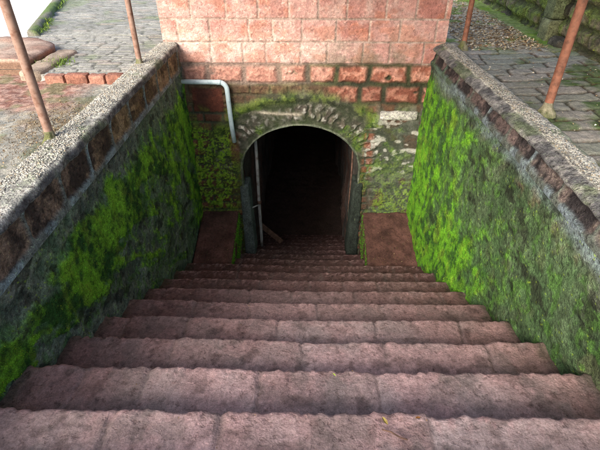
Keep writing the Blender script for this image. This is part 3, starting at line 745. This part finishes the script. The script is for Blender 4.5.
# ------------------------------------------------------------------ staircase
st = tag(empty('staircase', (0, 2.4, -1.2)), 'steep flight of worn reddish laterite steps descending between the mossy walls to the arch', 'staircase')
def make_step(k, y, z, yb, x0, x1, res, last=False):
    seed = 600+k*11
    r = .032; rise = .2665
    prof = []
    nt_ = max(10, int((y-yb)/res))
    for i in range(nt_): prof.append((yb-.07+(y-r-yb+.07)*i/nt_, 0, 0, 1))
    for i in range(7): a = math.pi/2*i/6; prof.append((y-r+r*math.sin(a), -r+r*math.cos(a), math.sin(a), math.cos(a)))
    nr = max(5, int(rise/res/1.3))
    for i in range(1, nr+1): prof.append((y-.045*min(1, i/3.)-.0*i/nr, -r-(rise+.02-r)*i/nr, 1, 0))
    prof = np.array(prof)
    nx = int((x1-x0)/res)+2
    xs = np.linspace(x0, x1, nx)
    X, J = np.meshgrid(xs, np.arange(len(prof)), indexing='ij')
    PY = prof[J, 0]; PZ = prof[J, 1]; NY = prof[J, 2]; NZ = prof[J, 3]
    # irregular blocks along the step
    rr = random.Random(seed); js = []; x = -1.75-rr.uniform(0, .4)
    while x < 1.8: js.append(x); x += rr.choice([.46, .62, .74, .90])*rr.uniform(.85, 1.15)
    js.append(x); js = np.array(js)
    Xw = X+(fbm(X*5, PY*5, 0, seed, 3)-.5)*.07
    b = np.clip(np.searchsorted(js, Xw)-1, 0, len(js)-2)
    dj = np.minimum(Xw-js[b], js[b+1]-Xw)
    hb = hash2(b, b*0+k, 5); hb2 = hash2(b, b*0+k, 6)
    nose = sstep(.16, .0, y-PY)                  # weight toward the nose
    chip = fbm(X*7, PZ*6, k*3.1, 610, 5, .62)-.5
    chip2 = fbm(X*34, PZ*20+PY*20, k*2.7, 611, 3)-.5
    groove = sstep(.016, .003, dj)*sstep(.3, .6, hb2+.2)
    round_ = sstep(.05, .0, dj)
    YY = PY+nose*(.018+(hb-.5)*.018+chip*.030+chip2*.042-round_*.004-groove*.006)
    ZZ = z+PZ+(hb2-.5)*.012*(.4+.6*nose)+(fbm(X*4, PY*4, k*1.7, 612, 4)-.5)*.016+(fbm(X*17, PY*17, k*1.3, 613, 4)-.5)*.012*1.0
    ZZ = ZZ+NZ*(-groove*.010-round_*nose*.006)-nose*np.clip(chip+.03, 0, 1)*.045
    wear = np.exp(-((X+.05)/.7)**2)*.018*nose; ZZ = ZZ-wear
    n = fbm(X*2.6, PY*2.6, k*1.9, 620, 4); n2 = fbm(X*12, PY*12+PZ*12, k*1.1, 621, 4); n3 = fbm(X*34, PY*34+PZ*30, k*1.1, 622, 3)
    depth_shade = np.clip((k-1.5)/9., 0, 1)  # shade growing down the flight, put into the step colours
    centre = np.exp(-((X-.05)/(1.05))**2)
    c = mix(mix(STEPC, STEPG, sstep(.42, .62, n)*.8*(1-depth_shade*.6)), STEPR, (hb > .62)*.35+0*X)
    c = mix(c, STEPR, np.clip((1-centre)*.55+depth_shade*.55, 0, 1)); c = mix(c, col(70, 46, 42), sstep(.4, 1.1, (k)/9.)*.75)  # redder sides; lower steps painted darker in place of stairwell shade
    c = mix(c, STEPD, sstep(.56, .68, n2)*.45)
    c = mix(c, col(168, 138, 136), np.clip(sstep(.50, .64, n3)*nose*.7+sstep(.05, .0, y-PY)*.35*(1-depth_shade*.6), 0, 1))
    c = mix(c, col(112, 108, 104), sstep(.5, .62, fbm(X*5, PY*5, k*4.1, 623, 4))*.45*(1-depth_shade))
    c = mix(c, col(128, 118, 114), sstep(.03, .010, dj)*.25)
    c = mix(c, STEPD*.6, groove*.15); pass
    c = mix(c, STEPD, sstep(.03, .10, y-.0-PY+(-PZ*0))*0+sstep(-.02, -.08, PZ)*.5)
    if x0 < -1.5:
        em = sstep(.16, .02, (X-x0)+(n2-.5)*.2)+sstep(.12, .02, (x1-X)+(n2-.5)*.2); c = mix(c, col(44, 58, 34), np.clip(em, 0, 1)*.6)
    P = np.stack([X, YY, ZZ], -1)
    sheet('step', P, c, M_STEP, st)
yprev = -.12
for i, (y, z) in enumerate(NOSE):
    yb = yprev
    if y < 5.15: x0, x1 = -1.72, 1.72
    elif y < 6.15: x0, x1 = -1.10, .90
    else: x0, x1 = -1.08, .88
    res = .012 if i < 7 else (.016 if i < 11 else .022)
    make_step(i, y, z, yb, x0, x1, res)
    yprev = y

# ------------------------------------------------------------------ sloping stone blocks on both sides of the arch's foot
def plinth(sg, xa, xb, label):
    t = tag(empty('plinth_block', ((xa+xb)/2, 5.6, -2.9)), label, 'stone block', 'sloping blocks beside the arch')
    zs, ze = -2.87, -2.58
    def warp(Wv):
        f = (Wv[:, 1]-5.0)/1.1
        top = Wv[:, 2] > -2.9
        Wv[:, 2] = np.where(Wv[:, 2] > -3.2, Wv[:, 2]+(ze-zs)*np.clip(f, 0, 1), Wv[:, 2]); return Wv
    rough_block('stone', xa, xb, 5.0, 6.09, -3.7, zs, M_STEP, col(96, 68, 61), t, r=.04, amp=.02, res=.018, seed=700+sg, var=.4, warpf=warp)
    # moss on the side that faces the steps
    n = 5000 if sg < 0 else 1200
    px = xb if sg < 0 else xa
    Yp = RNG.uniform(5.0, 6.05, n); Zp = -2.87+.26*(Yp-5.0)-RNG.uniform(0, .6, n)**1.2
    nn = fbm(Yp*6, Zp*6, 0, 710, 3)
    k = nn > .42
    pos = np.stack([np.full(n, px), Yp, Zp], -1)[k]
    blades(t, pos, np.array([-sg*1., 0, 0]), np.repeat(((MOSSD+MOSS)/2)[None], len(pos), 0)*(.6+nn[k][:, None]), .012, .035, 711, 'moss')
plinth(-1, -1.69, -1.10, 'sloping dark red stone block left of the arch with moss on its inner side')
plinth(1, .90, 1.66, 'broad sloping brown stone block right of the arch at the foot of the green wall')

# ------------------------------------------------------------------ drain pipe
def pipe():
    y = D-.085
    path = [(-1.74, y, -.475), (-1.5, y, -.48), (-1.3, y, -.482), (-1.2, y, -.484)]
    cx, cz, r = -1.2, -.584, .10
    for i in range(1, 9):
        a = math.pi/2-math.pi/2*i/8; path.append((cx+r*math.cos(a), y, cz+r*math.sin(a)))
    path += [(-1.095, y+.005, -.8), (-1.085, y+.01, -1.1), (-1.07, y+.02, -1.36)]
    t = tag(empty('drain_pipe', (-1.1, y, -1.36)), 'pale blue plastic drain pipe bent down the wall left of the arch', 'pipe')
    V, F = tube(path, .033, 20, True); py_mesh('pipe_tube', V, F, M_PIPE, t)
    V, F = tube([(-1.17+.0, y, -.484), (-1.225, y, -.484)], .036, 20, True); py_mesh('pipe_socket', V, F, M_PIPE, t)
pipe()

# ------------------------------------------------------------------ posts behind the copings
def post(x, y, label, mat, r, lean=(0, 0), cut=-.02):
    t = tag(empty('metal_post', (x, y, cut)), label, 'post', 'thin metal posts rising behind the copings')
    H = 2.95; path = []
    for i in range(28):
        f = i/27; path.append((x+lean[0]*f+.004*math.sin(f*7+x), y+lean[1]*f+.004*math.cos(f*5), cut-.08+H*f))
    V, F = tube(path, r, 18, True); py_mesh('shaft', V, F, mat, t)
    # mortar collar
    Vc = []; nseg = 26; rings = [(r*2.4, -.03), (r*1.9, .008), (r*1.45, .03), (r*1.15, .055), (r*1.03, .08), (r*.9, .083)]
    P = np.zeros((nseg+1, len(rings), 3)); an = np.linspace(0, 2*math.pi, nseg+1)
    for j, (rr, zz) in enumerate(rings):
        nz_ = 1+.7*(fbm(np.cos(an)*2+x, np.sin(an)*2+y, zz*12, 720, 3)-.5)
        P[:, j, 0] = x+rr*nz_*np.cos(an); P[:, j, 1] = y+rr*nz_*np.sin(an); P[:, j, 2] = cut+zz
    n = fbm(P[..., 0]*20, P[..., 1]*20, P[..., 2]*20, 722, 3)
    sheet('mortar_collar', P, mix(col(128, 124, 104), col(92, 96, 62), sstep(.4, .6, n)), M_GROUND, t)
post(-1.93, 3.10, 'pale brown metal post behind the left coping, the nearer one of the left pair', M_RUST, .032)
post(-1.88, 5.10, 'pale brown metal post behind the left coping, the farther one near the pink wall', M_RUST, .030)
post(1.97, 6.02, 'rusty orange metal post at the far end of the right coping', M_RUST2, .032)
post(2.06, 3.78, 'rusty orange metal post behind the right coping, the nearer one of the right pair', M_RUST2, .036, (.03, 0))

post(-1.95, 1.10, 'added unseen pale brown metal post behind the left coping beside the top of the stairs', M_RUST, .032)  # this post and the next are unseen, added to carry the roof sheet
post(2.06, 1.50, 'added unseen rusty orange metal post behind the right coping beside the top of the stairs', M_RUST2, .034)

# ------------------------------------------------------------------ added roof sheet on the posts (unseen above the frame), shades the stairs
def added_canopy():
    t = tag(empty('added_canopy', (.05, 3.6, 2.6)), 'added corrugated roof sheet on the metal posts, unseen, shading the stairwell', 'added_canopy')
    X, Y = np.meshgrid(np.linspace(-CAN_X, CAN_X+.1, 360), np.linspace(CAN_Y0, CAN_Y1, 12), indexing='ij')
    zc_ = 2.95+.018*np.sin(X*2*math.pi/.076)+(CAN_X-np.abs(X))*.12
    P = np.concatenate([np.stack([X, Y, zc_], -1), np.stack([X[::-1], Y[::-1], zc_[::-1]-.004], -1)], 0) if False else np.stack([X, Y, zc_], -1)
    o = sheet('added_roof_sheet', P, mix(col(120, 116, 110), col(120, 96, 80), fbm(X*2, Y*2, 0, 950, 3)), M_GROUND, t)
    sm = o.modifiers.new('thickness', 'SOLIDIFY'); sm.thickness = .004
    for y in (1.1, 3.1, 5.1):
        V, F = tube([(-CAN_X, y, 2.91), (0, y, 2.91+CAN_X*.12-.01), (CAN_X+.1, y, 2.90)], .02, 10, True); py_mesh('added_rafter', V, F, M_RUST, t)
CAN_X, CAN_Y0, CAN_Y1 = 2.25, -.6, 6.05
added_canopy()

# ------------------------------------------------------------------ pole and plank in the doorway
t = tag(empty('doorway_pole', (-.80, 6.22, -3.5)), 'thin pale upright pole standing inside the left of the arch', 'pole')
V, F = tube([(-.80+.003*math.sin(i*.8), 6.36, -3.52+i*2.25/14) for i in range(15)], .027, 14, True); py_mesh('pole_shaft', V, F, M_POLE, t)
V, F = tube([(-.80, 6.36, -2.62), (-.80, 6.36, -2.56)], .037, 14, True); py_mesh('clamp', V, F, M_WOOD, t)
V, F = tube([(-.80, 6.27, -2.59), (-.93, 6.2, -2.62)], .014, 8, True); py_mesh('bracket', V, F, M_POLE, t)
tr = tag(empty('doorway_pole', (.70, 6.36, -3.6)), 'thin dark upright pole standing inside the right of the arch', 'pole')
V, F = tube([(.705+.003*math.sin(i*.8), 6.36, -3.6+i*2.2/14) for i in range(15)], .016, 12, True); py_mesh('pole_shaft', V, F, M_WOOD, tr)
t2 = tag(empty('wooden_plank', (-.5, 7.0, -3.95)), 'short brown wooden plank leaning against the tunnel side inside the arch', 'plank')
pk = rough_block('board', -.05, .05, -.015, .015, 0, .62, M_WOOD, col(120, 84, 72), None, r=.006, amp=.003, res=.02, seed=9)
pk.parent = t2; pk.location = (.02, -.1, .12); pk.rotation_euler = (math.radians(0), math.radians(-40), math.radians(15))

# ------------------------------------------------------------------ mossy wall to the right of the flagstones
def bank():
    t = tag(empty('mossy_wall', (3.35, 9, -.1)), 'tall mossy stone wall along the far side of the flagstone path', 'stone wall')
    y0, y1 = 3.5, 14
    Y, Z = np.meshgrid(np.linspace(y0, y1, 620), np.linspace(-.15, 2.0, 130), indexing='ij')
    p, h_, e = blocks(Y, Z, .48, .22, 801, .03, .05, .012, .5)
    mid = fbm(Y*2.2, Z*2.2, 0, 803, 5); fine = fbm(Y*12, Z*12, 0, 804, 4)
    c = mix(mix(col(84, 80, 68), col(126, 118, 100), h_), col(60, 66, 42), (1-p)*.8)
    mk = sstep(.40, .62, mid*.6+fine*.4+sstep(6.6, 8, Y)*.06)*(.45+.55*p)
    c = mix(c, mix(col(66, 90, 40), col(112, 136, 62), sstep(.38, .62, fine)), mk*.85)
    c = mix(c, col(44, 44, 40), sstep(.6, .68, fbm(Y*5, Z*5, 3, 806, 4))*.7)
    hh = p*.05+(mid-.5)*.07+(fine-.5)*.04+(h_-.5)*.03
    P = np.stack([3.42-hh+.06*Z*.6, Y, Z], -1)
    sheet('stone_face', P, c, M_WALL, t, flip=True)
    V, Q = box_np(3.5, 4.1, y0, y1, -.2, 2.02); link('wall_core', mesh_np('wall_core', V, Q), stone_mat('core_stone', 3, 20, 80, .3, attr=False, base=tuple(col(110, 112, 90)), spscale=30), t, smooth=False)
    # a buttress stone with grey lichen
    for i in range(5):
        rough_block('buttress', 3.25+.02*(i % 2), 3.5, 6.58+.03*((i*7) % 3), 6.86+.02*(i % 2), -.14+i*.34, .195+i*.34, M_WALL, [col(112, 118, 92), col(96, 106, 80), col(120, 122, 104)][i % 3], t, r=.025, amp=.022, res=.025, seed=41+i, var=.4)
    rough_block('fallen_stone', 3.24, 3.44, 6.15, 6.5, -.12, .02, M_WALL, col(74, 72, 66), t, r=.05, amp=.05, res=.03, seed=43, var=.4)
    wgt = np.clip(mk, 0, 1).ravel(); idx = RNG.choice(len(wgt), 30000, p=wgt/wgt.sum())
    blades(t, P.reshape(-1, 3)[idx], np.array([-1., 0, 0]), c.reshape(-1, 3)[idx]*.8, .012, .022, 811, 'moss')
bank()

# ------------------------------------------------------------------ litter and small plants
def scatter(name, label, n, fx, zf_, size, cols, seed, curl=.3):
    r = np.random.default_rng(seed); xy = fx(r, n); n = len(xy)
    z = zf_(xy[:, 0], xy[:, 1])
    an = r.uniform(0, 6.28, n); L = size*r.uniform(.5, 1.2, n); Wd = L*r.uniform(.3, .6, n)
    a = np.stack([np.cos(an), np.sin(an), r.normal(0, curl, n)], -1); b = np.stack([-np.sin(an), np.cos(an), r.normal(0, curl, n)], -1)
    o = np.stack([xy[:, 0], xy[:, 1], z+.008+r.uniform(0, .01, n)], -1)
    V = np.stack([o-a*L[:, None]/2, o-b*Wd[:, None]/2+np.array([0, 0, .004]), o+a*L[:, None]/2, o+b*Wd[:, None]/2+np.array([0, 0, .004])], 1).reshape(-1, 3)
    ci = np.array(cols)[r.integers(0, len(cols), n)]*r.uniform(.6, 1.2, (n, 1))
    me = mesh_np(name, V, np.arange(n*4).reshape(-1, 4), np.repeat(np.clip(ci, 0, .9), 4, 0))
    return tag(link(name, me, M_LEAF, None, False), label, 'leaf litter', kind='stuff')
dry = [col(206, 190, 156), col(176, 150, 112), col(140, 110, 78), col(222, 212, 190)]
def fx(r, n):
    x = r.uniform(2.05, 3.1, n); y = 5.9+r.gamma(2.2, .75, n); return np.stack([x, y], -1)[(y < 10.5)]
scatter('leaf_litter', 'dry pale leaves and chips scattered over the far end of the flagstone path', 3600, fx, lambda x, y: -.075+fl(x, y)[0], .05, dry, 5)
def fx(r, n):
    u = r.normal(0, .17, n); y = r.normal(3.55, .38, n); return np.stack([-2.02-np.abs(u)*1.3-.04, y], -1)[(y < 4.6) & (y > 2.2)]
scatter('leaf_litter', 'brown leaf crumbs piled against the outer side of the left coping', 2600, fx, lambda x, y: -.095+0*x, .016, [col(130, 112, 86), col(96, 78, 58), col(160, 146, 120), col(120, 118, 108)], 6, .5)
def fx(r, n):
    x = r.uniform(2.0, 3.2, n); y = r.uniform(2.0, 5.9, n); return np.stack([x, y], -1)
scatter('leaf_litter', 'sparse small bits of dry leaf on the mossy flagstones', 260, fx, lambda x, y: -.072+fl(x, y)[0], .025, dry, 7)
def fx(r, n): return np.stack([r.uniform(-1.55, 1.55, n), r.uniform(1.0, 4.6, n)], -1)
def zstep(x, y):
    ks = np.array([a for a, b in NOSE]); zz = np.array([b for a, b in NOSE]); i = np.searchsorted(ks, y); return zz[np.clip(i, 0, len(zz)-1)]+.004
def fx(r, n):
    a = r.random(n) < .45; x = np.where(a, r.uniform(-1.66, -1.14, n), r.uniform(.94, 1.64, n)); return np.stack([x, 5.08+np.abs(r.normal(0, .45, n)).clip(0, .95)], -1)
scatter('leaf_litter', 'bits of dead leaf and grit on the sloping blocks beside the arch', 160, fx, lambda x, y: -2.87+.264*(y-5.0)+.012, .022, [col(150, 130, 96), col(110, 84, 60), col(90, 100, 60)], 12)
def fx(r, n): return np.stack([r.uniform(-1.55, 1.55, n), r.uniform(1.0, 4.6, n)], -1)
scatter('leaf_litter', 'tiny crumbs of leaf and grit on the worn laterite steps', 120, fx, zstep, .012, [col(200, 190, 170), col(150, 120, 80), col(110, 90, 60)], 8)
# grass along the path kerb and at the platform corner
def grass(name, label, pos, h_, seed):
    n = len(pos)
    o = blades(None, pos, np.array([0, 0, 1.]), np.repeat(col(96, 118, 58)[None], n, 0), .010, h_, seed, name)
    tag(o, label, 'grass', kind='stuff'); return o
r = np.random.default_rng(3)
yy = r.uniform(6.7, 13, 2600); xx = left_edge(yy)+r.normal(.06, .05, 2600)
k = fbm(yy*2, yy*0, 0, 900, 3) > .42
grass('kerb_grass', 'low green grass tufts growing along the stone kerb', np.stack([xx, yy, 0*yy-.02], -1)[k], .07, 4)
a = r.normal(0, 1, (700, 2))*np.array([.10, .09])+np.array([-2.95, 5.25])
grass('path_weeds', 'small clump of weeds between the platform and the brick path', np.concatenate([a, np.full((700, 1), -.04)], 1), .07, 5)
# dark soil ramp between platform and edging
rough_block_o = rough_block('curb_stone', -3.12, -2.86, 4.80, 5.75, -.15, .0, M_GROUND, col(150, 136, 122), None, r=.05, amp=.03, res=.025, seed=61, var=.3)
tag(rough_block_o, 'worn grey-brown stone curb lying between the platform and the brick path', 'curb stone')

def leaf(name, x, y, z, s, c, label, cat, rot):
    V = [(0, -s, 0), (s*.45, -.2*s, .003), (.3*s, s*.6, .005), (0, s, .002), (-.3*s, s*.6, .005), (-.45*s, -.2*s, .003), (0, 0, -.002)]
    F = [[0, 1, 6], [1, 2, 6], [2, 3, 6], [3, 4, 6], [4, 5, 6], [5, 0, 6]]
    me = bpy.data.meshes.new(name); me.from_pydata(V, [], F)
    o = bpy.data.objects.new(name, me); C.objects.link(o); o.location = (x, y, z); o.rotation_euler = (.15, .1, rot)
    me.materials.append(plain_mat(name+'_paint', c, .6, 0, .3, 200)); tag(o, label, cat); return o

leaf('fallen_leaf', .378, 1.205, -.565, .022, col(150, 132, 60), 'small yellow leaf on the nearest step, right of centre', 'leaf', .6)
leaf('fallen_leaf', .538, 1.228, -.572, .016, col(150, 100, 50), 'tiny orange leaf on the nearest step', 'leaf', 2.0)
leaf('fallen_leaf', .171, 1.655, -.832, .012, col(170, 196, 60), 'tiny yellow-green leaf on the second step', 'leaf', 1.0)
V, F = tube([(.36, 1.17, -.577), (.40, 1.155, -.572), (.44, 1.13, -.575), (.47, 1.12, -.573)], .004, 8, True)
tg = tag(py_mesh('fallen_twig', V, F, M_WOOD), 'short dark twig beside the yellow leaf on the nearest step', 'twig')
